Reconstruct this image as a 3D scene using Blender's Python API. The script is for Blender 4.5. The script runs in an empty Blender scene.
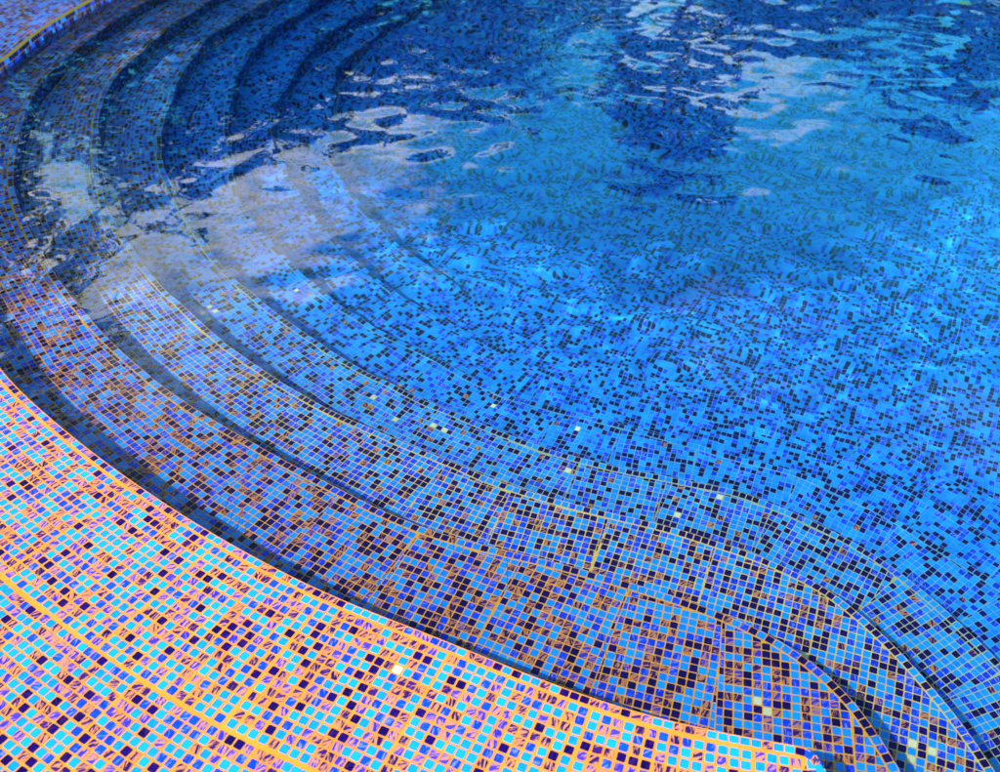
import bpy, math, random
import numpy as np
from mathutils import Matrix, Vector

rng = np.random.default_rng(7)
random.seed(7)
R = math.radians
sc = bpy.context.scene
col = sc.collection

# ------------------------------------------------------------------ camera, light, exposure
CAM_H, PITCH, FPX = 1.58, 40.0, 980.0
cam = bpy.data.cameras.new('camera')
cam.sensor_width = 36.0
cam.lens = FPX / 1000.0 * 36.0
cam.clip_start = 0.05
cam.clip_end = 2000.0
cam.dof.use_dof = True
cam.dof.focus_distance = 2.25
cam.dof.aperture_fstop = 4.0
camo = bpy.data.objects.new('camera', cam)
camo.location = (0, 0, CAM_H)
camo.rotation_euler = (R(90 - PITCH), 0, 0)
col.objects.link(camo)
sc.camera = camo

SUN_EL, SUN_AZ = 48.0, -122.0            # azimuth measured from +Y (view direction) clockwise
world = bpy.data.worlds.new('World')
sc.world = world
world.use_nodes = True
wn = world.node_tree
wn.nodes.clear()
sky = wn.nodes.new('ShaderNodeTexSky')
sky.sky_type = 'NISHITA'
sky.sun_disc = False
sky.sun_elevation = R(SUN_EL)
sky.sun_rotation = R(SUN_AZ)
sky.air_density = 1.0
sky.dust_density = 2.0
sky.ozone_density = 3.0
bg = wn.nodes.new('ShaderNodeBackground')
bg.inputs['Strength'].default_value = 0.13
wo = wn.nodes.new('ShaderNodeOutputWorld')
# thin broken cloud over the whole dome
wtc = wn.nodes.new('ShaderNodeTexCoord')
wmp = wn.nodes.new('ShaderNodeMapping')
wmp.inputs['Scale'].default_value = (1.0, 1.0, 2.2)
wmp.inputs['Location'].default_value = (3.1, 0.4, 0.0)
wmp.inputs['Rotation'].default_value = (0.0, 0.0, R(-19))
wn.links.new(wtc.outputs['Generated'], wmp.inputs['Vector'])
wno = wn.nodes.new('ShaderNodeTexNoise')
wno.inputs['Scale'].default_value = 1.9
wno.inputs['Detail'].default_value = 6.0
wno.inputs['Roughness'].default_value = 0.55
wn.links.new(wmp.outputs[0], wno.inputs['Vector'])
wrp = wn.nodes.new('ShaderNodeMapRange')
wrp.inputs[1].default_value = 0.535
wrp.inputs[2].default_value = 0.66
wrp.inputs[3].default_value = 0.0
wrp.inputs[4].default_value = 0.85
wn.links.new(wno.outputs[0], wrp.inputs[0])
wmx = wn.nodes.new('ShaderNodeMix')
wmx.data_type = 'RGBA'
# blue haze added to brighten the water's reflection: strong low down, thinning out toward the zenith
wsx = wn.nodes.new('ShaderNodeSeparateXYZ')
wn.links.new(wtc.outputs['Generated'], wsx.inputs[0])
def fade(lo, hi):
    n_ = wn.nodes.new('ShaderNodeMapRange')
    n_.interpolation_type = 'SMOOTHSTEP'
    for q_, v_ in ((1, lo), (2, hi), (3, 1.0), (4, 0.0)):
        n_.inputs[q_].default_value = v_
    wn.links.new(wsx.outputs[2], n_.inputs[0])
    return n_
whz = fade(0.40, 0.68)
wcf = fade(0.46, 0.66)
wad = wn.nodes.new('ShaderNodeMix')
wad.data_type = 'RGBA'
wad.blend_type = 'ADD'
wn.links.new(whz.outputs[0], wad.inputs[0])
wn.links.new(sky.outputs[0], wad.inputs[6])
wad.inputs[7].default_value = (0.0, 12.5, 19.0, 1.0)
wn.links.new(wad.outputs[2], wmx.inputs[6])
# the cloud banks stand low over the horizon, the zenith is clear
wcm = wn.nodes.new('ShaderNodeMath')
wcm.operation = 'MULTIPLY'
wn.links.new(wrp.outputs[0], wcm.inputs[0])
wn.links.new(wcf.outputs[0], wcm.inputs[1])
wn.links.new(wcm.outputs[0], wmx.inputs[0])
wmx.inputs[7].default_value = (46.0, 44.0, 36.0, 1.0)
wn.links.new(wmx.outputs[2], bg.inputs['Color'])
wn.links.new(bg.outputs[0], wo.inputs['Surface'])

sun = bpy.data.lights.new('sun', 'SUN')
sun.energy = 5.0
sun.angle = R(0.53)
sun.color = (1.0, 0.93, 0.82)
suno = bpy.data.objects.new('sun', sun)
sd = Vector((math.sin(R(SUN_AZ)) * math.cos(R(SUN_EL)), math.cos(R(SUN_AZ)) * math.cos(R(SUN_EL)), math.sin(R(SUN_EL))))
suno.rotation_euler = sd.to_track_quat('Z', 'Y').to_euler()
col.objects.link(suno)
sun.cycles.is_caustics_light = True

vs = sc.view_settings
vs.view_transform = 'Standard'
vs.look = 'None'
vs.exposure = 0.28
vs.gamma = 1.0
vs.use_curve_mapping = False
cy = sc.cycles
cy.caustics_refractive = True
cy.caustics_reflective = False
cy.blur_glossy = 0.5
cy.max_bounces = 8
cy.transmission_bounces = 6
cy.transparent_max_bounces = 8
cy.sample_clamp_indirect = 6.0
cy.use_denoising = True

# ------------------------------------------------------------------ helpers
def link(o, parent=None):
    col.objects.link(o)
    if parent is not None:
        o.parent = parent
    if o.type == 'MESH':
        o.cycles.is_caustics_receiver = True
    return o

def new_mesh(name, verts, faces, mats, mi=None, smooth=False, tone=None):
    me = bpy.data.meshes.new(name)
    verts = np.asarray(verts, np.float32)
    if isinstance(faces, tuple):               # (loop vertex indices, loop totals)
        loops, tot = faces
        me.vertices.add(len(verts))
        me.vertices.foreach_set('co', verts.ravel())
        me.loops.add(len(loops))
        me.loops.foreach_set('vertex_index', np.asarray(loops, np.int32))
        me.polygons.add(len(tot))
        st = np.concatenate([[0], np.cumsum(tot)[:-1]]).astype(np.int32)
        me.polygons.foreach_set('loop_start', st)
        me.polygons.foreach_set('loop_total', np.asarray(tot, np.int32))
    else:
        me.from_pydata(verts.tolist(), [], [list(map(int, f)) for f in faces])
    for m in mats:
        me.materials.append(m)
    if mi is not None:
        me.polygons.foreach_set('material_index', np.asarray(mi, np.int32))
    me.polygons.foreach_set('use_smooth', np.full(len(me.polygons), smooth))
    if tone is not None:
        a = me.attributes.new('tone', 'FLOAT', 'FACE')
        a.data.foreach_set('value', np.asarray(tone, np.float32))
    me.update(calc_edges=True)
    return me

def new_obj(name, me, parent=None, **props):
    o = bpy.data.objects.new(name, me)
    for k, v in props.items():
        o[k] = v
    return link(o, parent)

# ------------------------------------------------------------------ materials
def mat(name):
    m = bpy.data.materials.new(name)
    m.use_nodes = True
    nt = m.node_tree
    b = nt.nodes['Principled BSDF']
    return m, nt, b

def N(nt, t, **kw):
    n = nt.nodes.new(t)
    for k, v in kw.items():
        setattr(n, k, v)
    return n

def mixrgb(nt, fac, a, b, mode='MIX'):
    n = N(nt, 'ShaderNodeMix', data_type='RGBA', blend_type=mode)
    for sock, val in ((n.inputs[0], fac), (n.inputs[6], a), (n.inputs[7], b)):
        if hasattr(val, 'is_linked'):
            nt.links.new(val, sock)
        else:
            sock.default_value = val if isinstance(val, float) else (*val, 1.0)
    return n.outputs[2]

def ramp(nt, src, stops, interp='LINEAR'):
    r = N(nt, 'ShaderNodeValToRGB')
    r.color_ramp.interpolation = interp
    el = r.color_ramp.elements
    while len(el) < len(stops):
        el.new(0.5)
    for e, (p, c) in zip(el, stops):
        e.position = p
        e.color = (*c, 1.0) if len(c) == 3 else c
    nt.links.new(src, r.inputs[0])
    return r.outputs[0]

def position(nt, scale=(1, 1, 1), rot=(0, 0, 0)):
    g = N(nt, 'ShaderNodeNewGeometry')
    mp = N(nt, 'ShaderNodeMapping')
    mp.inputs['Scale'].default_value = scale
    mp.inputs['Rotation'].default_value = rot
    nt.links.new(g.outputs['Position'], mp.inputs['Vector'])
    return mp.outputs[0]

def noise(nt, vec, scale, detail=3.0, distortion=0.0, rough=0.5):
    n = N(nt, 'ShaderNodeTexNoise')
    n.inputs['Scale'].default_value = scale
    n.inputs['Detail'].default_value = detail
    n.inputs['Distortion'].default_value = distortion
    n.inputs['Roughness'].default_value = rough
    nt.links.new(vec, n.inputs['Vector'])
    return n.outputs[0]

def tile_material(name, dark, light, vein=None, vein_amount=0.0, rough=0.16, pale=None):
    m, nt, b = mat(name)
    at = N(nt, 'ShaderNodeAttribute', attribute_name='tone')
    base = mixrgb(nt, at.outputs['Fac'], dark, light)
    cloud = noise(nt, position(nt), 130.0, 2.0)
    base = mixrgb(nt, ramp(nt, cloud, [(0.35, (0.0, 0.0, 0.0)), (0.7, (0.55, 0.55, 0.55))]), base, light)
    if vein is not None:
        # streaks run their own way in every tile
        vr = N(nt, 'ShaderNodeVectorRotate', rotation_type='Z_AXIS')
        g_ = N(nt, 'ShaderNodeNewGeometry')
        nt.links.new(g_.outputs['Position'], vr.inputs['Vector'])
        an = N(nt, 'ShaderNodeMapRange')
        an.inputs[3].default_value = R(-5)
        an.inputs[4].default_value = R(95)
        nt.links.new(at.outputs['Fac'], an.inputs[0])
        nt.links.new(an.outputs[0], vr.inputs['Angle'])
        mp_ = N(nt, 'ShaderNodeMapping')
        mp_.inputs['Scale'].default_value = (1, 0.22, 1)
        nt.links.new(vr.outputs[0], mp_.inputs['Vector'])
        st = noise(nt, mp_.outputs[0], 190.0, 2.0, 0.6, 0.5)
        hi = 0.62 - vein_amount * 0.22
        f = ramp(nt, st, [(hi - 0.05, (0, 0, 0)), (hi + 0.04, (1, 1, 1))])
        base = mixrgb(nt, f, base, vein)
    if pale is not None:
        st2 = noise(nt, position(nt, (1, 0.3, 1), (0, 0, R(-38))), 210.0, 2.0, 1.2)
        f2 = ramp(nt, st2, [(0.60, (0, 0, 0)), (0.70, (0.8, 0.8, 0.8))])
        base = mixrgb(nt, f2, base, pale)
    nt.links.new(base, b.inputs['Base Color'])
    b.inputs['Specular IOR Level'].default_value = 0.28
    rn = noise(nt, position(nt), 60.0, 2.0)
    mr = N(nt, 'ShaderNodeMapRange')
    mr.inputs[3].default_value = rough * 0.6
    mr.inputs[4].default_value = rough * 1.7
    nt.links.new(rn, mr.inputs[0])
    nt.links.new(mr.outputs[0], b.inputs['Roughness'])
    bp = N(nt, 'ShaderNodeBump')
    bp.inputs['Strength'].default_value = 0.10
    bp.inputs['Distance'].default_value = 0.002
    nt.links.new(noise(nt, position(nt), 90.0, 2.0), bp.inputs['Height'])
    nt.links.new(bp.outputs[0], b.inputs['Normal'])
    return m

COPPER = (0.60, 0.20, 0.08)
M_TILE = [
    tile_material('azure_glass_tile', (0.002, 0.19, 0.80), (0.008, 0.33, 0.92)),
    tile_material('cobalt_glass_tile', (0.002, 0.025, 0.50), (0.004, 0.075, 0.80), (0.14, 0.19, 0.80), 0.10),
    tile_material('navy_glass_tile', (0.003, 0.0004, 0.030), (0.010, 0.0012, 0.120), (0.03, 0.006, 0.10), 0.02),
    tile_material('copper_veined_navy_tile', (0.012, 0.003, 0.060), (0.05, 0.010, 0.15), COPPER, 0.42),
    tile_material('copper_veined_blue_tile', (0.015, 0.02, 0.44), (0.06, 0.04, 0.50), (0.55, 0.20, 0.12), 0.45),
    tile_material('cream_glass_tile', (0.62, 0.60, 0.34), (0.80, 0.74, 0.46)),
]

def grout_material(name, a, b_):
    m, nt, b = mat(name)
    n1 = noise(nt, position(nt), 9.0, 4.0)
    n2 = noise(nt, position(nt), 420.0, 3.0)
    base = mixrgb(nt, ramp(nt, n1, [(0.3, (0, 0, 0)), (0.7, (1, 1, 1))]), a, b_)
    base = mixrgb(nt, ramp(nt, n2, [(0.35, (0.35, 0.35, 0.35)), (0.6, (0, 0, 0))]), base, tuple(x * 0.6 for x in a))
    nt.links.new(base, b.inputs['Base Color'])
    b.inputs['Roughness'].default_value = 0.85
    bp = N(nt, 'ShaderNodeBump')
    bp.inputs['Strength'].default_value = 0.35
    bp.inputs['Distance'].default_value = 0.001
    nt.links.new(n2, bp.inputs['Height'])
    nt.links.new(bp.outputs[0], b.inputs['Normal'])
    return m

M_GROUT = grout_material('orange_grout', (0.88, 0.225, 0.006), (0.92, 0.29, 0.010))
# amber through olive to blue going down: water absorption put into the grout colour
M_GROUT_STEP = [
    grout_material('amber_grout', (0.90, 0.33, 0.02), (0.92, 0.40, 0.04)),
    grout_material('ochre_water_tint_grout', (0.76, 0.46, 0.09), (0.80, 0.54, 0.14)),
    grout_material('olive_water_tint_grout', (0.36, 0.42, 0.20), (0.42, 0.50, 0.26)),
    grout_material('teal_water_tint_grout', (0.08, 0.33, 0.48), (0.12, 0.40, 0.55)),
    grout_material('sea_blue_water_tint_grout', (0.03, 0.30, 0.58), (0.06, 0.36, 0.66)),
    grout_material('sea_blue_water_tint_grout', (0.03, 0.30, 0.58), (0.06, 0.36, 0.66)),
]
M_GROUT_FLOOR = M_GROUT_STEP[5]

def far_mosaic_material(name, grout):
    """mosaic too far from the steps to tell its tiles apart"""
    m, nt, b = mat(name)
    p = position(nt, (1 / 0.021,) * 3)
    fl = N(nt, 'ShaderNodeVectorMath', operation='FLOOR')
    nt.links.new(p, fl.inputs[0])
    wn_ = N(nt, 'ShaderNodeTexWhiteNoise', noise_dimensions='3D')
    nt.links.new(fl.outputs[0], wn_.inputs['Vector'])
    c = ramp(nt, wn_.outputs['Value'], [(0.0, (0.015, 0.30, 0.78)), (0.5, (0.008, 0.06, 0.55)), (0.72, (0.008, 0.005, 0.05))], 'CONSTANT')
    fr = N(nt, 'ShaderNodeVectorMath', operation='FRACTION')
    nt.links.new(p, fr.inputs[0])
    sp = N(nt, 'ShaderNodeSeparateXYZ')
    nt.links.new(fr.outputs[0], sp.inputs[0])
    mx = N(nt, 'ShaderNodeMath', operation='MINIMUM')
    nt.links.new(sp.outputs[0], mx.inputs[0])
    nt.links.new(sp.outputs[1], mx.inputs[1])
    lt = N(nt, 'ShaderNodeMath', operation='LESS_THAN')
    lt.inputs[1].default_value = 0.1
    nt.links.new(mx.outputs[0], lt.inputs[0])
    base = mixrgb(nt, lt.outputs[0], c, grout)
    nt.links.new(base, b.inputs['Base Color'])
    b.inputs['Roughness'].default_value = 0.3
    return m
M_FAR = far_mosaic_material('distant_mosaic', (0.80, 0.30, 0.02))
M_FAR_FLOOR = far_mosaic_material('distant_floor_mosaic', (0.04, 0.32, 0.60))

def water_material():
    m, nt, b = mat('pool_water')
    nt.nodes.remove(b)
    out = nt.nodes['Material Output']
    rf = N(nt, 'ShaderNodeBsdfRefraction')
    rf.inputs['IOR'].default_value = 1.333
    rf.inputs['Roughness'].default_value = 0.0
    rf.inputs['Color'].default_value = (0.86, 0.95, 1.0, 1)
    gl = N(nt, 'ShaderNodeBsdfGlossy')
    gl.inputs['Roughness'].default_value = 0.0
    fr = N(nt, 'ShaderNodeFresnel')
    fr.inputs['IOR'].default_value = 1.333
    mx = N(nt, 'ShaderNodeMixShader')
    nt.links.new(fr.outputs[0], mx.inputs[0])
    nt.links.new(rf.outputs[0], mx.inputs[1])
    nt.links.new(gl.outputs[0], mx.inputs[2])
    nt.links.new(mx.outputs[0], out.inputs['Surface'])
    return m
M_WATER = water_material()

def simple_material(name, a, b_, scale, rough=0.8):
    m, nt, b = mat(name)
    n1 = noise(nt, position(nt), scale, 5.0)
    nt.links.new(mixrgb(nt, ramp(nt, n1, [(0.35, (0, 0, 0)), (0.65, (1, 1, 1))]), a, b_), b.inputs['Base Color'])
    b.inputs['Roughness'].default_value = rough
    return m
M_PAVE = simple_material('garden_ground', (0.10, 0.13, 0.04), (0.16, 0.17, 0.07), 3.0)
M_BARK = simple_material('bark', (0.06, 0.04, 0.025), (0.14, 0.10, 0.065), 18.0)
M_PALMBARK = simple_material('palm_bark', (0.10, 0.07, 0.045), (0.20, 0.15, 0.10), 25.0)
def leaf_material(name, a, b_):
    m, nt, b = mat(name)
    at = N(nt, 'ShaderNodeAttribute', attribute_name='tone')
    nt.links.new(mixrgb(nt, at.outputs['Fac'], a, b_), b.inputs['Base Color'])
    b.inputs['Roughness'].default_value = 0.5
    return m
M_LEAF = leaf_material('broad_leaves', (0.025, 0.06, 0.012), (0.07, 0.13, 0.03))
M_LEAF2 = leaf_material('dark_leaves', (0.02, 0.05, 0.018), (0.05, 0.10, 0.03))
M_FROND = leaf_material('palm_leaflets', (0.03, 0.07, 0.015), (0.08, 0.14, 0.035))

# ------------------------------------------------------------------ pool plan, read off the photograph
ZW = -0.05                 # water level below the deck
RISE = 0.16
def zlev(k):               # level of nosing k (0 = deck)
    return -RISE * k
Z_FLOOR = zlev(7)

def unproject(pts, z):
    """photo pixels -> points on the horizontal surface at height z (seen through the water when below it)"""
    P = np.array(pts, float)
    x = (P[:, 0] - 500) / FPX
    y = -(P[:, 1] - 386) / FPX
    c, s = math.cos(R(PITCH)), math.sin(R(PITCH))
    d = np.stack([x, c + y * s, -s + y * c], 1)
    d /= np.linalg.norm(d, axis=1)[:, None]
    if z >= ZW:
        return d[:, :2] * ((z - CAM_H) / d[:, 2])[:, None]
    w = d[:, :2] * ((ZW - CAM_H) / d[:, 2])[:, None]
    h = d[:, :2] / 1.333
    dz = np.sqrt(1 - (h ** 2).sum(1))
    return w + h * ((ZW - z) / dz)[:, None]

def to_pixel(P):
    """approximate photo pixel of a point (apparent depth under water)"""
    P = np.asarray(P, float)
    z = np.where(P[:, 2] < ZW, ZW + (P[:, 2] - ZW) * 0.62, P[:, 2])
    c, s = math.cos(R(PITCH)), math.sin(R(PITCH))
    zz = z - CAM_H
    depth = P[:, 1] * c - zz * s
    up = P[:, 1] * s + zz * c
    depth_ = np.maximum(depth, 0.05)
    px = 500 + FPX * P[:, 0] / depth_
    py = 386 - FPX * up / depth_
    return px, py, depth

EDGE = {
 0: [(80,4),(36,30),(0,62)],
 1: [(140,4),(120,16),(74,50),(48,74),(36,88),(24,118),(19,136),(15,156),(13,180),(16,198),(26,220),(34,236),(58,278),(80,306),(100,329),(120,350),(152,376),(180,400),(300,468),(340,488),(390,514),(440,535),(514,550),(568,564),(610,574),(650,588),(690,598),(716,608),(750,620),(776,634),(800,648),(828,666),(852,688),(870,712),(886,738),(900,764)],
 2: [(200,6),(172,26),(144,48),(120,70),(104,95),(97,128),(97,166),(104,190),(106,208),(120,230),(136,250),(160,284),(180,303),(202,320),(226,344),(300,394),(354,420),(388,436),(444,458),(510,486),(560,500),(592,508),(650,518),(710,538),(770,556),(810,574),(850,598),(880,628),(920,670),(944,696),(970,728),(1000,770)],
 3: [(255,9),(210,36),(180,75),(165,120),(160,150),(165,170),(182,206),(202,238),(216,260),(236,280),(262,300),(304,332),(348,360),(390,384),(444,406),(514,436),(548,448),(584,459),(636,470),(686,478),(742,489),(762,498),(806,516),(842,533),(884,555),(912,578),(944,604),(976,638),(1000,658)],
 4: [(312,3),(294,15),(258,39),(237,75),(228,120),(240,205),(260,228),(280,250),(330,298),(400,340),(450,365),(500,392),(576,412),(612,421),(636,428),(700,445),(746,458),(788,466),(832,483),(876,504),(900,520),(930,538),(948,550)],
 5: [(375,6),(345,21),(306,51),(279,96),(270,140),'fill',(580,386),(604,390),(628,396),(670,405),(720,418),(780,432),(830,446),(860,456),(912,488),(930,498),(984,532)],
 6: [(429,3),(390,21),(360,48),(333,66),(330,110),(338,170),'fill',(618,367),(650,375),(700,385),(726,391),(800,408),(860,430),(920,456),(1000,498)],
}
E0_NEAR = [(0,370),(40,408),(100,457),(150,492),(200,525),(262,560),(330,595),(445,638),(526,673),(596,698),(650,717),(720,731),(808,746)]
LOBE = np.array([0.28, 0.78])

def resample(P, step):
    P = np.asarray(P, float)
    L = np.concatenate([[0], np.cumsum(np.linalg.norm(np.diff(P, axis=0), axis=1))])
    n = max(2, int(L[-1] / step))
    s = np.linspace(0, L[-1], n)
    return np.stack([np.interp(s, L, P[:, 0]), np.interp(s, L, P[:, 1])], 1)

def smooth(P, sig, step):
    n = int(sig / step * 3)
    k = np.exp(-0.5 * (np.arange(-n, n + 1) * step / sig) ** 2)
    k /= k.sum()
    out = []
    for c in range(2):
        a = P[:, c]
        pad = np.concatenate([2 * a[0] - a[1:n + 1][::-1], a, 2 * a[-1] - a[-n - 1:-1][::-1]])
        out.append(np.convolve(pad, k, 'valid'))
    return np.stack(out, 1)

def tangents(P):
    t = np.gradient(P, axis=0)
    return t / np.linalg.norm(t, axis=1)[:, None]

def left(t):
    return np.stack([-t[:, 1], t[:, 0]], 1)

FAR_DIR = np.array([0.36, 1.0]) / math.hypot(0.36, 1.0)
Y_FAR, Y_NEAR, X_RIGHT = 9.0, -1.6, 7.5

class Curve:
    def __init__(self, P, step=0.01):
        self.P = resample(P, step)
        self.T = tangents(self.P)
        self.Nn = left(self.T)                       # points into the pool
        self.S = np.concatenate([[0], np.cumsum(np.linalg.norm(np.diff(self.P, axis=0), axis=1))])
        self.L = self.S[-1]
    def at(self, s):
        s = np.asarray(s, float)
        f = lambda a: np.stack([np.interp(s, self.S, a[:, 0]), np.interp(s, self.S, a[:, 1])], -1)
        t = f(self.T)
        t = t / np.linalg.norm(t, axis=-1, keepdims=True)
        return f(self.P), t, np.stack([-t[..., 1], t[..., 0]], -1)
    def near(self, Q, stride=2):
        """index of the nearest sample and signed distance (+ = pool side)"""
        Q = np.asarray(Q, float)
        sub = self.P[::stride]
        idx = np.empty(len(Q), int)
        for a in range(0, len(Q), 4000):
            d = ((Q[a:a + 4000, None, :] - sub[None]) ** 2).sum(2)
            idx[a:a + 4000] = d.argmin(1) * stride
        sdist = ((Q - self.P[idx]) * self.Nn[idx]).sum(1)
        return idx, sdist

def extend_far(P):
    p = P[0]
    n = (Y_FAR - p[1]) / FAR_DIR[1]
    return np.vstack([[p + FAR_DIR * n], [p + FAR_DIR * 0.6], P])

CURVES = {}
RAW = {}
for k in range(1, 7):
    lst = EDGE[k]
    z = zlev(k)
    if 'fill' in lst:
        i = lst.index('fill')
        a, b_ = unproject(lst[:i], z), unproject(lst[i + 1:], z)
        q = RAW[4]
        qt = left(tangents(q))
        sel = (q[:, 1] < 3.45) & (q[:, 1] > 2.33) & (q[:, 0] < 0.1)
        off = q[sel] + qt[sel] * (0.255 * (k - 4))
        if k == 6:
            off = off[1:]
        P = np.vstack([a, off, b_])
    else:
        P = unproject(lst, z)
    RAW[k] = resample(P, 0.05) if k == 4 else P
    e = P[-1] - LOBE
    r, ang = np.linalg.norm(e), math.atan2(e[1], e[0])
    arc = [LOBE + r * np.array([math.cos(a), math.sin(a)]) for a in np.linspace(ang, 0, max(2, int(ang * 8)))[1:]] if ang > 0.05 else []
    P = np.vstack([extend_far(P)] + ([arc] if len(arc) else []))
    P = np.vstack([P, [[P[-1][0] + 0.01, P[-1][1] - 0.3], [P[-1][0] + 0.02, Y_NEAR]]])
    P = smooth(resample(P, 0.02), 0.10 if k < 5 else 0.14, 0.02)
    CURVES[k] = Curve(P)

# deck edge: visible ends from the photo, the stretch outside the frame runs parallel to the first step
a = unproject(EDGE[0], 0.0)
b_ = unproject(E0_NEAR, 0.0)
c1 = CURVES[1]
sel = (c1.P[:, 1] < 3.75) & (c1.P[:, 1] > 2.75)
mid = (c1.P[sel] - c1.Nn[sel] * 0.315)[::12]
main = smooth(resample(np.vstack([extend_far(a), mid, b_]), 0.02), 0.10, 0.02)
tail = unproject([(815, 750), (821, 757)], 0.0)
corner = np.vstack([main, tail, [[tail[-1][0] + 0.012, tail[-1][1] - 0.05], [tail[-1][0] + 0.03, Y_NEAR]]])
CURVES[0] = Curve(smooth(resample(corner, 0.005), 0.013, 0.005))
td = main[-1] - main[-12]
td /= np.linalg.norm(td)
BASE = {0: Curve(np.vstack([main, [main[-1] + td * 1.2]]))}
p1 = CURVES[1]
cut = np.argmin(np.linalg.norm(p1.P - np.array([0.42, 1.325]), axis=1))
BASE[1] = Curve(np.vstack([p1.P[:cut], [p1.P[cut] + p1.T[cut - 10] * 1.2]]))
for k in range(2, 7):
    BASE[k] = CURVES[k]

# ------------------------------------------------------------------ tile building
PITCH_T = 0.0185          # upper steps; the sheets lower down use smaller tesserae
def pitch(k):
    return (0.0185, 0.0180, 0.0175, 0.0170, 0.0166, 0.0162, 0.0160)[min(k, 6)]
def tile_template(corner_cut):
    """unit tile (1 x 1, top at z = 0): bevelled glass tessera"""
    h = 0.5
    if corner_cut:
        c = 0.10
        def ring(s, z):
            a = h * s
            cc = c * s
            pts = [(-a + cc, -a), (a - cc, -a), (a, -a + cc), (a, a - cc), (a - cc, a), (-a + cc, a), (-a, a - cc), (-a, -a + cc)]
            return [(x, y, z) for x, y in pts]
        n = 8
    else:
        def ring(s, z):
            a = h * s
            return [(-a, -a, z), (a, -a, z), (a, a, z), (-a, a, z)]
        n = 4
    v = ring(1.0, -1.0) + ring(0.92, 0.0)
    f = [[n + i for i in range(n)]] + [[i, (i + 1) % n, n + (i + 1) % n, n + i] for i in range(n)]
    return np.array(v), f
TPL8, TPL4 = tile_template(True), tile_template(False)
DEPTH = 0.0024             # how far the side walls run down into the grout

class Tiles:
    """collects rigid tiles (frames) and cut tiles (polygons)"""
    def __init__(self):
        self.C, self.U, self.V, self.SU, self.SV, self.cls, self.tone = [], [], [], [], [], [], []
        self.poly = []
    def add(self, C, U, V, su, sv, cls, tone):
        n = len(C)
        if n == 0:
            return
        self.C.append(C); self.U.append(U); self.V.append(V)
        self.SU.append(np.broadcast_to(su, n)); self.SV.append(np.broadcast_to(sv, n))
        self.cls.append(cls); self.tone.append(tone)
    def cat(self):
        if not self.C:
            return None
        return [np.concatenate(x) for x in (self.C, self.U, self.V, self.SU, self.SV, self.cls, self.tone)]

def field_mesh(name, arr, polys, tpl):
    tv, tf = tpl
    nv = len(tv)
    verts, loops, tot, mi, tone = [], [], [], [], []
    base = 0
    if arr is not None and len(arr[0]):
        C, U, V, SU, SV, cls, tn = arr
        W = np.cross(U, V)
        X = tv[None, :, 0:1] * (U * SU[:, None])[:, None, :] + tv[None, :, 1:2] * (V * SV[:, None])[:, None, :] \
            + tv[None, :, 2:3] * (W * DEPTH)[:, None, :] + C[:, None, :]
        n = len(C)
        verts.append(X.reshape(-1, 3))
        fl = np.concatenate([np.array(f) for f in tf])
        ft = np.array([len(f) for f in tf])
        loops.append((fl[None] + (np.arange(n) * nv)[:, None]).ravel())
        tot.append(np.tile(ft, n))
        mi.append(np.repeat(cls, len(ft)))
        tone.append(np.repeat(tn, len(ft)))
        base = n * nv
    pv, pl, pt, pm, po = [], [], [], [], []
    for (P2, z, c, t) in polys:
        m = len(P2)
        ctr = P2.mean(0)
        top = ctr + (P2 - ctr) * 0.93
        for p in P2:
            pv.append((p[0], p[1], z - DEPTH))
        for p in top:
            pv.append((p[0], p[1], z))
        pl += [base + m + i for i in range(m)]
        pt.append(m); pm.append(c); po.append(t)
        for i in range(m):
            j = (i + 1) % m
            pl += [base + i, base + j, base + m + j, base + m + i]
            pt.append(4); pm.append(c); po.append(t)
        base += 2 * m
    if pv:
        verts.append(np.array(pv)); loops.append(np.array(pl)); tot.append(np.array(pt)); mi.append(np.array(pm)); tone.append(np.array(po))
    return new_mesh(name, np.concatenate(verts), (np.concatenate(loops), np.concatenate(tot)), M_TILE,
                    np.concatenate(mi), tone=np.concatenate(tone))

# share of azure, cobalt, navy, copper-veined navy, copper-veined blue, cream
MIX = {  # copper thins out downward, partly standing in for the water's filtering
 'deck': (0.37, 0.15, 0.11, 0.20, 0.17, 0.0),
 0: (0.36, 0.20, 0.19, 0.19, 0.06, 0.0),
 1: (0.38, 0.24, 0.23, 0.12, 0.03, 0.0),
 2: (0.44, 0.26, 0.25, 0.04, 0.01, 0.0),
 3: (0.46, 0.26, 0.27, 0.01, 0.0, 0.0),
 4: (0.47, 0.25, 0.28, 0.0, 0.0, 0.0),
 5: (0.47, 0.25, 0.28, 0.0, 0.0, 0.0),
 'floor': (0.46, 0.24, 0.30, 0.0, 0.0, 0.0),
}
def pick(n, mix):
    return rng.choice(6, n, p=np.array(mix) / sum(mix)), rng.random(n)

def clip(poly, p, n):
    """keep the side of the line through p where (x-p).n >= 0"""
    out = []
    d = [float((q - p) @ n) for q in poly]
    for i in range(len(poly)):
        j = (i + 1) % len(poly)
        if d[i] >= 0:
            out.append(poly[i])
        if (d[i] >= 0) != (d[j] >= 0):
            out.append(poly[i] + (poly[j] - poly[i]) * (d[i] / (d[i] - d[j])))
    return out

def area(P):
    x, y = P[:, 0], P[:, 1]
    return 0.5 * abs(np.dot(x, np.roll(y, -1)) - np.dot(y, np.roll(x, -1)))

def in_zone(P3, mx=330, top=-130, bottom=1080):
    px, py, d = to_pixel(P3)
    return (d > 0.2) & (px > -mx) & (px < 1000 + mx) & (py > top) & (py < bottom)

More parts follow.
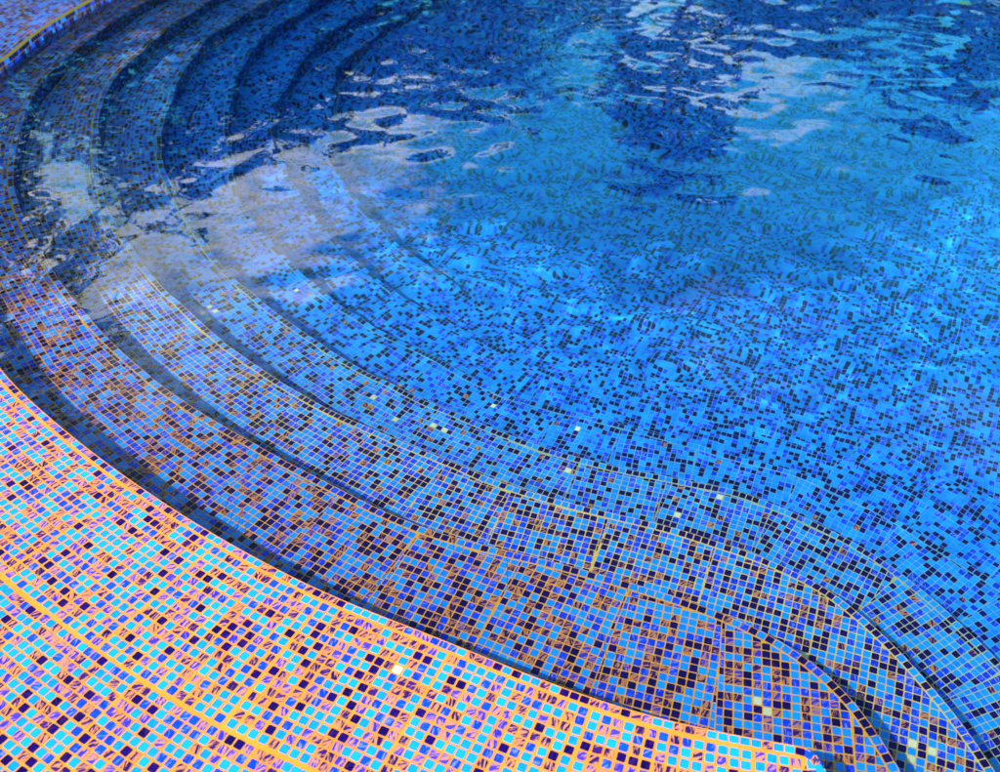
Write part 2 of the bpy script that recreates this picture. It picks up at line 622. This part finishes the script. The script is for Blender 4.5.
def jitter_frames(n, T, Nn, rot=0.8, tilt=0.7):
    """3-D tile axes from plan tangents, each tile set a little out of true"""
    a = np.radians(rng.normal(0, rot, n))
    U = np.stack([T[:, 0] * np.cos(a) + Nn[:, 0] * np.sin(a), T[:, 1] * np.cos(a) + Nn[:, 1] * np.sin(a), np.radians(rng.normal(0, tilt, n))], 1)
    V = np.stack([-T[:, 0] * np.sin(a) + Nn[:, 0] * np.cos(a), -T[:, 1] * np.sin(a) + Nn[:, 1] * np.cos(a), np.radians(rng.normal(0, tilt, n))], 1)
    U /= np.linalg.norm(U, axis=1)[:, None]
    V /= np.linalg.norm(V, axis=1)[:, None]
    return U, V

TS = 0.0168                # tile face of the upper steps
NOSE = 0.0190              # width of the nosing row
CH = 0.004                 # plan width of the bevelled nose
CHZ = 0.010                # its drop
PROUD = 0.0012
CREAM_PX = [(434,427),(441,430),(372,396),(393,419),(468,421),(494,403),(573,420),(586,421),(567,468),(569,480),(720,496),(728,490),(735,492),
            (762,700),(763,711),(802,655),(912,744),(913,757),(934,752),(208,308),(214,312),(211,318),(205,314),(297,292),(304,341),(82,87),(125,98),(395,669),(679,517),(576,428)]

def make_cream(tiles_arr, z):
    pts = unproject(CREAM_PX, z)
    C = tiles_arr[0]
    for q in pts:
        d = np.linalg.norm(C[:, :2] - q, axis=1)
        i = d.argmin()
        if d[i] < 0.013 and abs(C[i, 2] - z) < 0.01:
            tiles_arr[5][i] = 5

def tread_tiles(k):
    """tread between edge k and edge k+1, laid in sheets that follow the base curve and cut at the edges"""
    T = Tiles()
    z = zlev(k + 1) + PROUD
    base, outer, inner = BASE[k], CURVES[k], CURVES[k + 1]
    pt = pitch(k)
    TS = pt * 0.91
    ncol = 14
    w = ncol * pt
    ns = int(base.L / w)
    mix = MIX[k]
    for j in range(ns):
        s0, s1 = j * w, (j + 1) * w
        P0, T0, N0 = (x for x in base.at(s0))
        P1, T1, N1 = (x for x in base.at(s1))
        Pm, Tm, Nm = (x for x in base.at((s0 + s1) / 2))
        a = R(rng.normal(0, 0.7))
        Tm, Nm = Tm * math.cos(a) + Nm * math.sin(a), Nm * math.cos(a) - Tm * math.sin(a)
        rows = np.arange(-32 if k < 2 else -2, 30)
        cols = np.arange(-4, ncol + 4)
        uu, vv = np.meshgrid((cols + 0.5) * pt - w / 2, rows * pt + rng.uniform(0, pt))
        uu, vv = uu.ravel(), vv.ravel()
        C = Pm + uu[:, None] * Tm + vv[:, None] * Nm + rng.normal(0, 0.0003, (len(uu), 2))
        h = TS / 2
        # sheet limits
        d0 = (C - P0) @ T0
        d1 = (P1 - C) @ T1
        keep = (d0 > -h) & (d1 > -h)
        C, d0, d1 = C[keep], d0[keep], d1[keep]
        if len(C) == 0:
            continue
        C3 = np.column_stack([C, np.full(len(C), z)])
        ok = in_zone(C3)
        C, d0, d1, C3 = C[ok], d0[ok], d1[ok], C3[ok]
        if len(C) == 0:
            continue
        io, so = outer.near(C)
        ii, si = inner.near(C)
        lim_i = -(NOSE + CH + (0.0024 if k < 4 else 0.0012))           # inner limit: before the nosing row
        far_out = 0.9 if k < 2 else 0.34
        ok = (so > -h) & (si < lim_i + h) & (so < far_out)
        C, d0, d1, C3, io, so, ii, si = (x[ok] for x in (C, d0, d1, C3, io, so, ii, si))
        n = len(C)
        if n == 0:
            continue
        cls, tone = pick(n, mix)
        need = (d0 < h * 1.1) | (d1 < h * 1.1) | (so < h * 1.25) | (si > lim_i - h * 1.25)
        full = ~need
        Tb = np.broadcast_to(Tm, (n, 2))
        Nb = np.broadcast_to(Nm, (n, 2))
        U, V = jitter_frames(n, Tb, Nb)
        T.add(C3[full], U[full], V[full], TS, TS, cls[full], tone[full])
        for q in np.nonzero(need)[0]:
            c = C[q]
            poly = [c + Tm * (sx * h) + Nm * (sy * h) for sx, sy in ((-1, -1), (1, -1), (1, 1), (-1, 1))]
            g = 0.0011
            poly = clip(poly, P0 + T0 * g, T0)
            if poly:
                poly = clip(poly, P1 - T1 * g, -T1)
            if poly:
                poly = clip(poly, outer.P[io[q]] + outer.Nn[io[q]] * 0.002, outer.Nn[io[q]])
            if poly:
                poly = clip(poly, inner.P[ii[q]] + inner.Nn[ii[q]] * lim_i, -inner.Nn[ii[q]])
            if len(poly) >= 3:
                poly = np.array(poly)
                A = area(poly)
                if A > 0.97 * TS * TS:
                    T.add(C3[q:q + 1], U[q:q + 1], V[q:q + 1], TS, TS, cls[q:q + 1], tone[q:q + 1])
                elif A > 0.14 * TS * TS:
                    T.poly.append((poly, z, int(cls[q]), float(tone[q])))
    return T

def nosing_tiles(k, wide=1.0, grout=0.0):
    """row of tiles along edge k on top, the bevelled row beside it in the same colours, then the riser"""
    cv = CURVES[k]
    top, side = Tiles(), Tiles()
    z = zlev(k)
    p = pitch(max(k - 1, 0)) * 1.03
    TS = p * 0.9
    s = np.arange(p, cv.L - p, p)
    P, T, Nn = cv.at(s)
    zone = in_zone(np.column_stack([P, np.full(len(P), z)]))
    s, P, T, Nn = s[zone], P[zone], T[zone], Nn[zone]
    n = len(s)
    cls, tone = pick(n, (0.36, 0.16, 0.42, 0.06 if k < 2 else 0.0, 0.02 if k < 1 else 0.0, 0.0))
    if k == 0:
        cls, tone = pick(n, (0.30, 0.20, 0.16, 0.24, 0.10, 0.0))
    C = np.column_stack([P - Nn * (CH + NOSE / 2), np.full(n, z + PROUD)])
    U, V = jitter_frames(n, T, Nn, 0.5, 0.5)
    top.add(C, U, V, TS * 1.0, NOSE - 0.0026 - grout, cls, tone)
    # bevel
    ln = math.hypot(CH, CHZ)
    d = np.column_stack([Nn * (CH / ln), np.full(n, -CHZ / ln)])
    wv = np.cross(np.column_stack([T, np.zeros(n)]), d)
    C2 = np.column_stack([P - Nn * CH / 2, np.full(n, z - CHZ / 2)]) + wv * PROUD
    if k > 0:                                   # the deck's own nose is left in bare grout
        side.add(C2, np.column_stack([T, np.zeros(n)]), d, TS, ln - 0.0022, cls, tone)
    # riser
    z1 = zlev(k + 1)
    hh = (z - CHZ) - z1
    nr = int(hh / p)
    ph = hh / nr
    for r in range(nr):
        c2, t2 = pick(n, (0.18, 0.20, 0.56, 0.04 if k < 2 else 0.0, 0.02 if k < 2 else 0.0, 0.0))  # mostly navy: the risers' shade is put into the tile mix
        Cr = np.column_stack([P + Nn * PROUD, np.full(n, z - CHZ - (r + 0.5) * ph)])
        Vv = np.column_stack([np.zeros((n, 2)), np.full(n, -1.0)])
        side.add(Cr, np.column_stack([T, np.zeros(n)]), Vv, TS, ph - 0.0022, c2, t2)
    return top, side

# shared meshes for the tiles that are objects of their own
PROTO = {}
def proto(cls, tq, su, sv):
    key = (cls, tq, round(su, 4), round(sv, 4))
    if key not in PROTO:
        tv, tf = TPL8
        v = tv * np.array([su, sv, DEPTH])
        nf = len(tf)
        PROTO[key] = new_mesh('tile', v, tf, [M_TILE[cls]], np.zeros(nf, int), tone=np.full(nf, (tq + 0.5) / 4))
    return PROTO[key]

def place_tiles(name, parent, arr, limit, min_px):
    """the tiles that show largest become objects; returns the rest"""
    C, U, V, SU, SV, cls, tone = arr
    px, py, d = to_pixel(C)
    size = FPX * TS / np.maximum(d, 0.1)
    vis = (px > 2) & (px < 998) & (py > 2) & (py < 770) & (size >= min_px)
    order = np.argsort(np.where(vis, -size, 1e3))[:min(limit, int(vis.sum()))]
    W = np.cross(U, V)
    for i in order:
        o = bpy.data.objects.new(name, proto(int(cls[i]), int(tone[i] * 4) % 4, float(SU[i]), float(SV[i])))
        col.objects.link(o)
        o.parent = parent
        u, v, w, c = U[i], V[i], W[i], C[i]
        o.matrix_world = Matrix(((u[0], v[0], w[0], c[0]), (u[1], v[1], w[1], c[1]), (u[2], v[2], w[2], c[2]), (0, 0, 0, 1)))
        o.cycles.is_caustics_receiver = True
    rest = np.ones(len(C), bool)
    rest[order] = False
    return [x[rest] for x in arr]

# ------------------------------------------------------------------ beds (grout under the tiles)
def strip(verts, faces, A, B):
    """quads between two rails of equal length"""
    b0 = len(verts)
    n = len(A)
    verts += [tuple(p) for p in A] + [tuple(p) for p in B]
    faces += [(b0 + i, b0 + i + 1, b0 + n + i + 1, b0 + n + i) for i in range(n - 1)]

def rails(k, n=900):
    cv = CURVES[k]
    s = np.linspace(0, cv.L, n)
    return cv.at(s)

def bed_mesh(name, rails3, grout):
    v, f = [], []
    for a, b2 in zip(rails3[:-1], rails3[1:]):
        strip(v, f, a, b2)
    v = np.array(v)
    ctr = np.array([v[list(q)].mean(0) for q in f])
    mi = np.where(in_zone(ctr, 310, -110, 1060), 0, 1)
    return new_mesh(name, v, f, [grout, M_FAR], mi)

def flat(P, z):
    return np.column_stack([P, np.full(len(P), z)])

def profile(k):
    """bed rails of edge k: top edge, bevel foot, riser foot"""
    P, T, Nn = rails(k)
    z = zlev(k)
    return [flat(P - Nn * CH, z), flat(P, z - CHZ), flat(P, zlev(k + 1) - 0.01)]

STEP_LABEL = [
 'uppermost mosaic pool step with amber grout, copper-veined tiles, directly below the dry deck edge',
 'second mosaic pool step down from the deck, still amber grouted',
 'third mosaic pool step down from the deck, mostly blue tiles',
 'fourth mosaic pool step down from the deck, all blue tiles',
 'fifth mosaic pool step down, next to last above the pool floor',
 'lowest mosaic pool step, bordering the pool floor',
]
LIMITS = [300, 300, 300, 300, 0, 0]

def build_step(k):
    P, T, Nn = rails(k)
    outer = flat(P - Nn * 0.004, zlev(k + 1))
    # match the outer rail to the inner one point by point so that the bed does not fold
    pr = profile(k + 1)
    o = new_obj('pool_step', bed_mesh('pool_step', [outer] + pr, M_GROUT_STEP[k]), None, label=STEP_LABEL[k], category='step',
                group='curved steps of the pool')
    tt = tread_tiles(k)
    nt_, sd_ = nosing_tiles(k + 1)
    arr = tt.cat()
    make_cream(arr, zlev(k + 1) + PROUD)
    rest = place_tiles('tile', o, arr, LIMITS[k], 5.5) if LIMITS[k] else arr
    f = new_obj('tile_field', field_mesh('tile_field', rest, tt.poly, TPL8 if k < 2 else TPL4), o, kind='stuff')
    na = nt_.cat()
    nrest = place_tiles('nosing_tile', o, na, 300, 7.5) if k < 3 else na
    new_obj('nosing_row', field_mesh('nosing_row', nrest, [], TPL8), o, kind='stuff')
    new_obj('riser_tiles', field_mesh('riser_tiles', sd_.cat(), [], TPL4), o, kind='stuff')
    return o

# ---- deck
def outline():
    """pool outline seen from above, starting with the deck edge"""
    P = CURVES[0].P[::4]
    return np.vstack([P, [[X_RIGHT, Y_NEAR], [X_RIGHT, 2.0], [X_RIGHT, 5.0], [X_RIGHT, Y_FAR], [4.0, Y_FAR], [P[0][0] + 1.0, Y_FAR]]])

def push(P, d):
    c = np.array([2.6, 4.6])
    e = P - c
    r = np.linalg.norm(e, axis=1)[:, None]
    return c + e * (r + d) / r

OUT = outline()
def ring_mesh(name, A, B, zA, zB, mats, zone_split=False):
    n = len(A)
    v = np.vstack([flat(A, zA), flat(B, zB)])
    f = [(i, (i + 1) % n, n + (i + 1) % n, n + i) for i in range(n)]
    mi = None
    return new_mesh(name, v, f, mats, mi)

def deck_tiles():
    T = Tiles()
    base, edge = BASE[0], CURVES[0]
    z = PROUD
    pr = 0.0203
    t = CH + NOSE + 0.0040
    nb, rows = 6, 15
    for b in range(nb):
        p = 0.0203 / (1 + t / 2.0)
        s = np.arange(0, base.L, p)
        # sheets along the curve: a wider joint every 14 columns
        s = s + np.floor(np.arange(len(s)) / 14) * 0.003
        s = s[s < base.L]
        s = s + rng.uniform(0, p)
        P, Tt, Nn = base.at(s)
        sheet = (np.arange(len(s)) // 14)
        dj = rng.normal(0, 0.0012, sheet.max() + 1)[sheet]
        for r in range(rows):
            C = P - Nn * (t + (r + 0.5) * pr + dj)[:, None] + rng.normal(0, 0.0004, (len(s), 2))
            C3 = flat(C, z)
            ok = in_zone(C3, 300, -60, 960)
            ok &= (C[:, 0] < 0.60)
            if not ok.any():
                continue
            C, C3, Tk, Nk = C[ok], C3[ok], Tt[ok], Nn[ok]
            io, so = edge.near(C)
            k2 = so < -(CH + NOSE + 0.0105)
            C3, Tk, Nk = C3[k2], Tk[k2], Nk[k2]
            n = len(C3)
            if n == 0:
                continue
            cls, tone = pick(n, MIX['deck'])
            U, V = jitter_frames(n, Tk, Nk, 1.6, 0.9)
            T.add(C3, U, V, 0.0172 * rng.uniform(0.94, 1.03, n), 0.0170 * rng.uniform(0.95, 1.03, n), cls, tone)
        t += rows * pr + 0.005
    return T

def build_deck():
    n = 700
    cv = CURVES[0]
    P, T, Nn = rails(0)
    # grout bed ring: inner part follows the edge, outer part runs on as paving
    A = P - Nn * CH
    B = push(P, 2.4)
    v, f = [], []
    M1 = A + (B - A) * 0.35
    M2 = A + (B - A) * 0.7
    for a_, b2 in ((A, M1), (M1, M2), (M2, B)):
        strip(v, f, flat(a_, 0.0), flat(b2, 0.0))
    pr = profile(0)
    strip(v, f, pr[0], pr[1])
    strip(v, f, pr[1], pr[2])
    v = np.array(v)
    ctr = np.array([v[list(q)].mean(0) for q in f])
    mi = np.where(in_zone(ctr, 310, -70, 985), 0, 1)
    o = new_obj('pool_deck', new_mesh('pool_deck', v, f, [M_GROUT, M_FAR], mi), None, kind='structure')
    dt = deck_tiles()
    arr = dt.cat()
    make_cream(arr, PROUD)
    rest = place_tiles('tile', o, arr, 300, 8.0)
    new_obj('tile_field', field_mesh('tile_field', rest, [], TPL8), o, kind='stuff')
    tp, sd_ = nosing_tiles(0, grout=0.002)
    nrest = place_tiles('nosing_tile', o, tp.cat(), 300, 7.5)
    new_obj('nosing_row', field_mesh('nosing_row', nrest, [], TPL8), o, kind='stuff')
    new_obj('riser_tiles', field_mesh('riser_tiles', sd_.cat(), [], TPL4), o, kind='stuff')
    # the far and right rims of the pool
    ring = np.array([[CURVES[0].P[0][0] - 0.02, Y_FAR], [X_RIGHT, Y_FAR], [X_RIGHT, Y_NEAR], [CURVES[0].P[-1][0] - 0.02, Y_NEAR]])
    v2, f2 = [], []
    o2 = push(ring, 2.4)
    strip(v2, f2, flat(ring, 0.0), flat(o2, 0.0))
    strip(v2, f2, flat(ring, 0.0), flat(ring, Z_FLOOR))
    new_obj('pool_rim', new_mesh('pool_rim', v2, f2, [M_FAR_FLOOR], None), None, kind='structure')
    return o

def build_floor():
    z = Z_FLOOR
    ang = R(-27)
    ct, st = math.cos(ang), math.sin(ang)
    pf = pitch(6)
    n = 600
    g = (np.arange(n) - n / 2) * pf
    # a wider joint between the sheets
    g = g + np.floor(np.arange(n) / 15) * 0.0012
    gx, gy = np.meshgrid(g, g)
    C = np.column_stack([(gx * ct - gy * st).ravel() + 2.0, (gx * st + gy * ct).ravel() + 4.6])
    C += rng.normal(0, 0.0003, C.shape)
    C3 = flat(C, z + PROUD)
    px, py, d = to_pixel(C3)
    ok = (d > 0.2) & (px > -150) & (px < 1230) & (py > -60) & (py < 900)
    C, C3 = C[ok], C3[ok]
    cv = CURVES[6]
    sub = Curve(cv.P, 0.05)
    i, s = sub.near(C, 1)
    ok = s > 0.012
    C3 = C3[ok]
    n = len(C3)
    cls, tone = pick(n, MIX['floor'])
    T = np.broadcast_to(np.array([ct, st]), (n, 2))
    Nn = np.broadcast_to(np.array([-st, ct]), (n, 2))
    U, V = jitter_frames(n, T, Nn)
    arr = [C3, U, V, np.full(n, pf * 0.91), np.full(n, pf * 0.91), cls, tone]
    # plain grid so that the zone split is fine enough
    gx = np.linspace(-1.4, X_RIGHT, 90)
    gy = np.linspace(Y_NEAR, Y_FAR, 106)
    X, Y = np.meshgrid(gx, gy)
    vv = np.column_stack([X.ravel(), Y.ravel(), np.full(X.size, z)])
    w = len(gx)
    ff = [(j * w + i, j * w + i + 1, (j + 1) * w + i + 1, (j + 1) * w + i) for j in range(len(gy) - 1) for i in range(w - 1)]
    ctr = np.array([vv[list(q)].mean(0) for q in ff])
    px, py, d = to_pixel(ctr)
    zone = (d > 0.2) & (px > -140) & (px < 1216) & (py > -52) & (py < 890)
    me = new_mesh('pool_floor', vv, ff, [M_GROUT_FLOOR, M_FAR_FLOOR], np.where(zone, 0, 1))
    o = new_obj('pool_floor', me, None, kind='structure')
    new_obj('tile_field', field_mesh('tile_field', arr, [], TPL4), o, kind='stuff')
    return o

# ------------------------------------------------------------------ water
def build_water():
    fx = np.arange(-2.6, 4.6, 0.02)
    fy = np.arange(0.2, 6.4, 0.02)
    gx = np.concatenate([np.linspace(-3.4, -2.62, 8), fx, np.linspace(4.7, X_RIGHT, 24)])
    gy = np.concatenate([np.linspace(Y_NEAR, 0.18, 14), fy, np.linspace(6.5, Y_FAR, 20)])
    X, Y = np.meshgrid(gx, gy)
    H = np.zeros_like(X)
    r = np.random.default_rng(21)
    # gentle swell with finer ripples riding on it
    for (lam, slope, cnt) in ((0.90, 0.007, 5), (0.42, 0.010, 7), (0.21, 0.015, 10), (0.13, 0.015, 12), (0.085, 0.009, 12)):
        for _ in range(cnt):
            th = r.uniform(0, 2 * math.pi)
            l = lam * r.uniform(0.75, 1.3)
            kx, ky = 2 * math.pi / l * math.cos(th), 2 * math.pi / l * math.sin(th)
            a = slope * l / (2 * math.pi) * math.sqrt(2.0 / cnt)
            H += a * np.sin(kx * X + ky * Y + r.uniform(0, 6.28))
    # livelier out in the pool, calmer in the lee of the steps
    d = np.clip((Y - 1.2) / 2.2, 0, 1) * np.clip((X + 2.2) / 2.0, 0.35, 1)
    fade = np.clip((6.4 - Y) / 0.5, 0, 1) * np.clip((4.6 - X) / 0.5, 0, 1)
    H *= (0.35 + 0.9 * d) * fade
    Z = ZW + H
    h, w = X.shape
    v = np.column_stack([X.ravel(), Y.ravel(), Z.ravel()])
    i = np.arange(h * w).reshape(h, w)
    q = np.stack([i[:-1, :-1], i[:-1, 1:], i[1:, 1:], i[1:, :-1]], -1).reshape(-1, 4)
    # closed body: sides and bottom below the floor
    zb = Z_FLOOR - 0.2
    b0 = len(v)
    v = np.vstack([v, [[gx[0], gy[0], zb], [gx[-1], gy[0], zb], [gx[-1], gy[-1], zb], [gx[0], gy[-1], zb]]])
    loops = [q.ravel()]
    tot = [np.full(len(q), 4)]
    # south, east, north, west walls (outward winding) and the bottom
    loops.append(np.concatenate([[b0, b0 + 1], i[0, ::-1]])); tot.append(np.array([2 + w]))
    loops.append(np.concatenate([[b0 + 1, b0 + 2], i[::-1, -1]])); tot.append(np.array([2 + h]))
    loops.append(np.concatenate([[b0 + 2, b0 + 3], i[-1, :]])); tot.append(np.array([2 + w]))
    loops.append(np.concatenate([[b0 + 3, b0], i[:, 0]])); tot.append(np.array([2 + h]))
    loops.append(np.array([b0 + 3, b0 + 2, b0 + 1, b0])); tot.append(np.array([4]))
    me = new_mesh('pool_water', v, (np.concatenate(loops), np.concatenate(tot)), [M_WATER], None, smooth=True)
    sm = np.ones(len(me.polygons), bool)
    sm[-5:] = False
    me.polygons.foreach_set('use_smooth', sm)
    o = new_obj('pool_water', me, None, kind='structure')
    o.cycles.is_caustics_caster = True
    o.cycles.is_caustics_receiver = False
    return o

# ------------------------------------------------------------------ surroundings mirrored in the water
def tube(v, f, path, radii, n=8):
    b0 = len(v)
    path = [np.array(p, float) for p in path]
    for i, (p, r) in enumerate(zip(path, radii)):
        d = path[min(i + 1, len(path) - 1)] - path[max(i - 1, 0)]
        d /= np.linalg.norm(d)
        a_ = np.cross(d, [0.3, 1, 0.2]); a_ /= np.linalg.norm(a_)
        c_ = np.cross(d, a_)
        for j in range(n):
            t = 2 * math.pi * j / n
            v.append(tuple(p + (a_ * math.cos(t) + c_ * math.sin(t)) * r))
    for i in range(len(path) - 1):
        for j in range(n):
            f.append((b0 + i * n + j, b0 + i * n + (j + 1) % n, b0 + (i + 1) * n + (j + 1) % n, b0 + (i + 1) * n + j))

def leaf_cards(name, C, D, L, Wd, matl, parent, seed):
    """folded leaf-shaped quads at C pointing along D"""
    r = np.random.default_rng(seed)
    n = len(C)
    D = D / np.linalg.norm(D, axis=1)[:, None]
    q = r.normal(size=(n, 3))
    S = np.cross(D, q); S /= np.linalg.norm(S, axis=1)[:, None]
    Nn = np.cross(S, D)
    L = L[:, None]; Wd = Wd[:, None]
    v = np.stack([C, C + D * L * 0.5 + S * Wd + Nn * Wd * 0.3, C + D * L, C + D * L * 0.5 - S * Wd + Nn * Wd * 0.3], 1).reshape(-1, 3)
    idx = (np.arange(n) * 4)[:, None]
    loops = np.concatenate([idx + [0, 1, 2], idx + [0, 2, 3]], 1).ravel()
    me = new_mesh(name, v, (loops, np.full(2 * n, 3)), [matl], None, tone=np.repeat(r.random(n), 2))
    return new_obj(name, me, parent)

def broad_tree(x, y, height, rad, seed, label, name='broadleaf_tree', matl=None, leaves=7000, crown_low=0.3):
    r = np.random.default_rng(seed)
    root = bpy.data.objects.new(name, None)
    root.location = (x, y, 0)
    root['label'] = label; root['category'] = 'tree'; root['group'] = 'trees around the pool'
    col.objects.link(root)
    v, f = [], []
    th = height * 0.55
    tube(v, f, [(0, 0, -0.1), (0.03, 0.02, th * 0.5), (0.0, -0.05, th), (0.1, 0, height * 0.85)], [0.16, 0.12, 0.09, 0.03])
    cl = []
    nb = 26
    for i in range(nb):
        t = r.uniform(crown_low, 0.97)
        a_ = r.uniform(0, 6.28)
        prof = math.sin(math.pi * min(1, ((t - crown_low) / (1 - crown_low)) * 0.8 + 0.18)) ** 0.8
        rr = rad * prof * r.uniform(0.45, 1.0)
        tip = np.array([math.cos(a_) * rr, math.sin(a_) * rr, height * t])
        st = np.array([0, 0, max(th * 0.4, height * t - rr * 0.6)])
        st[2] = min(st[2], height * 0.8)
        tube(v, f, [st, (st + tip) / 2 + r.normal(0, 0.08, 3), tip], [0.05, 0.03, 0.012], 5)
        cl.append((tip, r.uniform(0.28, 0.55) * rad * 0.62))
    cl.append((np.array([0.1, 0, height * 0.95]), rad * 0.25))
    new_obj('trunk', new_mesh('trunk', v, f, [M_BARK], None, True), root)
    w = np.array([c[1] ** 2 for c in cl]); w /= w.sum()
    pick_ = r.choice(len(cl), leaves, p=w)
    cen = np.array([c[0] for c in cl])[pick_]
    rr = np.array([c[1] for c in cl])[pick_]
    d = r.normal(size=(leaves, 3)); d /= np.linalg.norm(d, axis=1)[:, None]
    C = cen + d * (rr * r.random(leaves) ** 0.4)[:, None] * np.array([1, 1, 0.8])
    D = d + r.normal(0, 0.6, (leaves, 3)) + [0, 0, -0.3]
    leaf_cards('crown', C, D, r.uniform(0.10, 0.19, leaves), r.uniform(0.025, 0.05, leaves), matl or M_LEAF, root, seed + 1)
    return root

def palm(x, y, height, seed, label, nfr=26, flen=2.1):
    r = np.random.default_rng(seed)
    root = bpy.data.objects.new('palm_tree', None)
    root.location = (x, y, 0)
    root['label'] = label; root['category'] = 'tree'; root['group'] = 'trees around the pool'
    col.objects.link(root)
    v, f = [], []
    ts = np.linspace(0, 1, 14)
    tube(v, f, [(0.12 * t * t, 0.05 * t, -0.1 + (height + 0.1) * t) for t in ts], [0.17 - 0.05 * t + 0.012 * (i % 2) for i, t in enumerate(ts)], 10)
    new_obj('trunk', new_mesh('trunk', v, f, [M_PALMBARK], None, True), root)
    top = np.array([0.12, 0.05, height])
    C, D, L = [], [], []
    sv, sf = [], []
    for i in range(nfr):
        a_ = i * 2.399 + r.uniform(-0.2, 0.2)
        el = R(80 - 95 * (i + 0.5) / nfr + r.uniform(-6, 6))
        l = flen * r.uniform(0.85, 1.1)
        h = np.array([math.cos(a_), math.sin(a_), 0])
        p = top.copy()
        path = [p.copy()]
        e = el
        ns = 14
        for q in range(ns):
            dd = h * math.cos(e) + np.array([0, 0, math.sin(e)])
            p = p + dd * l / ns
            path.append(p.copy())
            e -= R(5.5 + 2.5 * q / ns)
            if q > 1:
                sidev = np.cross(dd, [0, 0, 1]); sidev /= np.linalg.norm(sidev)
                for sg in (-1, 1):
                    for u in range(3):
                        C.append(p - dd * l / ns * (u / 3))
                        D.append(sidev * sg * 0.9 + dd * 0.75 + np.array([0, 0, -0.25]) + r.normal(0, 0.12, 3))
                        L.append(0.55 * flen / 2.1 * math.sin(math.pi * min(0.98, 0.15 + 0.8 * q / ns)) * r.uniform(0.8, 1.15))
        tube(sv, sf, path, np.linspace(0.022, 0.004, ns + 1), 4)
    new_obj('frond_stems', new_mesh('frond_stems', sv, sf, [M_FROND], None, True, tone=np.full(len(sf), 0.8)), root)
    L = np.array(L)
    leaf_cards('crown', np.array(C), np.array(D), L, L * 0.035 + 0.006, M_FROND, root, seed + 3)
    return root

# ------------------------------------------------------------------ build
ground_in = push(OUT, 2.2)
ground_out = push(OUT, 600.0)
gv = np.vstack([flat(ground_in, -0.03), flat(push(OUT, 12.0), -0.03), flat(ground_out, -0.03)])
n_ = len(OUT)
gf = [(r_ * n_ + i, r_ * n_ + (i + 1) % n_, (r_ + 1) * n_ + (i + 1) % n_, (r_ + 1) * n_ + i) for r_ in range(2) for i in range(n_)]
new_obj('ground', new_mesh('ground', gv, gf, [M_PAVE]), None, kind='structure')
build_deck()
build_floor()
for k in range(6):
    build_step(k)
build_water()

palm(-4.9, 6.7, 3.3, 5, 'palm tree with a short stout trunk, mirrored over the pool steps')
broad_tree(-3.4, 9.9, 3.5, 1.9, 11, 'dense rounded tree mirrored beyond the palm', leaves=8000)
broad_tree(-0.6, 12.2, 3.4, 2.2, 12, 'low spreading tree mirrored in the water beside the dense rounded one', leaves=8000, crown_low=0.2)
broad_tree(2.3, 12.6, 5.1, 1.3, 13, 'tall narrow tree whose pointed crown is mirrored in the pool', leaves=7000, matl=M_LEAF2, crown_low=0.15)
broad_tree(4.4, 12.8, 3.0, 1.7, 14, 'low bushy tree mirrored between the two pointed ones', leaves=6000)
broad_tree(5.9, 12.4, 4.0, 1.2, 15, 'slim pointed tree mirrored toward the far corner of the pool', leaves=6000, matl=M_LEAF2, crown_low=0.2)
broad_tree(-5.3, 8.7, 3.5, 1.8, 21, 'thick leafy tree between the palm and the dense rounded tree', leaves=8000, crown_low=0.2)
broad_tree(-2.2, 11.3, 3.2, 1.8, 18, 'bushy tree between the dense rounded tree and the low spreading one', leaves=7000, crown_low=0.2)
broad_tree(-6.6, 2.1, 8.0, 2.2, 16, 'added unseen shade tree on the ground farther from the deck than its neighbour', leaves=14000, crown_low=0.55)  # this and the next two: out of view, added to shade the far water
broad_tree(-5.5, 2.8, 8.4, 2.2, 17, 'added unseen shade tree standing closest to the mosaic deck', leaves=14000, crown_low=0.55)
broad_tree(-5.9, 0.9, 12.0, 2.3, 19, 'added unseen slender high-crowned shade tree behind the two shorter ones', leaves=15000, crown_low=0.66)

# a fallen leaf afloat near the far side
lp = unproject([(964, 5)], ZW)[0]
lv, lf = [], []
for i_ in range(9):
    t_ = i_ / 8
    w_ = 0.021 * math.sin(math.pi * t_ ** 0.8) + 0.0006
    for q_ in (-1, 0, 1):
        lv.append((0.075 * (t_ - 0.5), w_ * q_, 0.004 + 0.004 * abs(q_) * math.sin(math.pi * t_) + 0.006 * (t_ - 0.5) ** 2))
for i_ in range(8):
    for q_ in range(2):
        a0 = i_ * 3 + q_
        lf.append((a0, a0 + 3, a0 + 4, a0 + 1))
M_FLOAT = leaf_material('fresh_leaf', (0.08, 0.30, 0.05), (0.14, 0.42, 0.08))
leaf = new_obj('floating_leaf', new_mesh('floating_leaf', lv, lf, [M_FLOAT], None, True, tone=np.full(len(lf), 0.6)), None,
               label='small bright green leaf floating on the pool water', category='leaf')
leaf.location = (lp[0], lp[1], ZW + 0.004)
leaf.rotation_euler = (0, 0, R(-15))
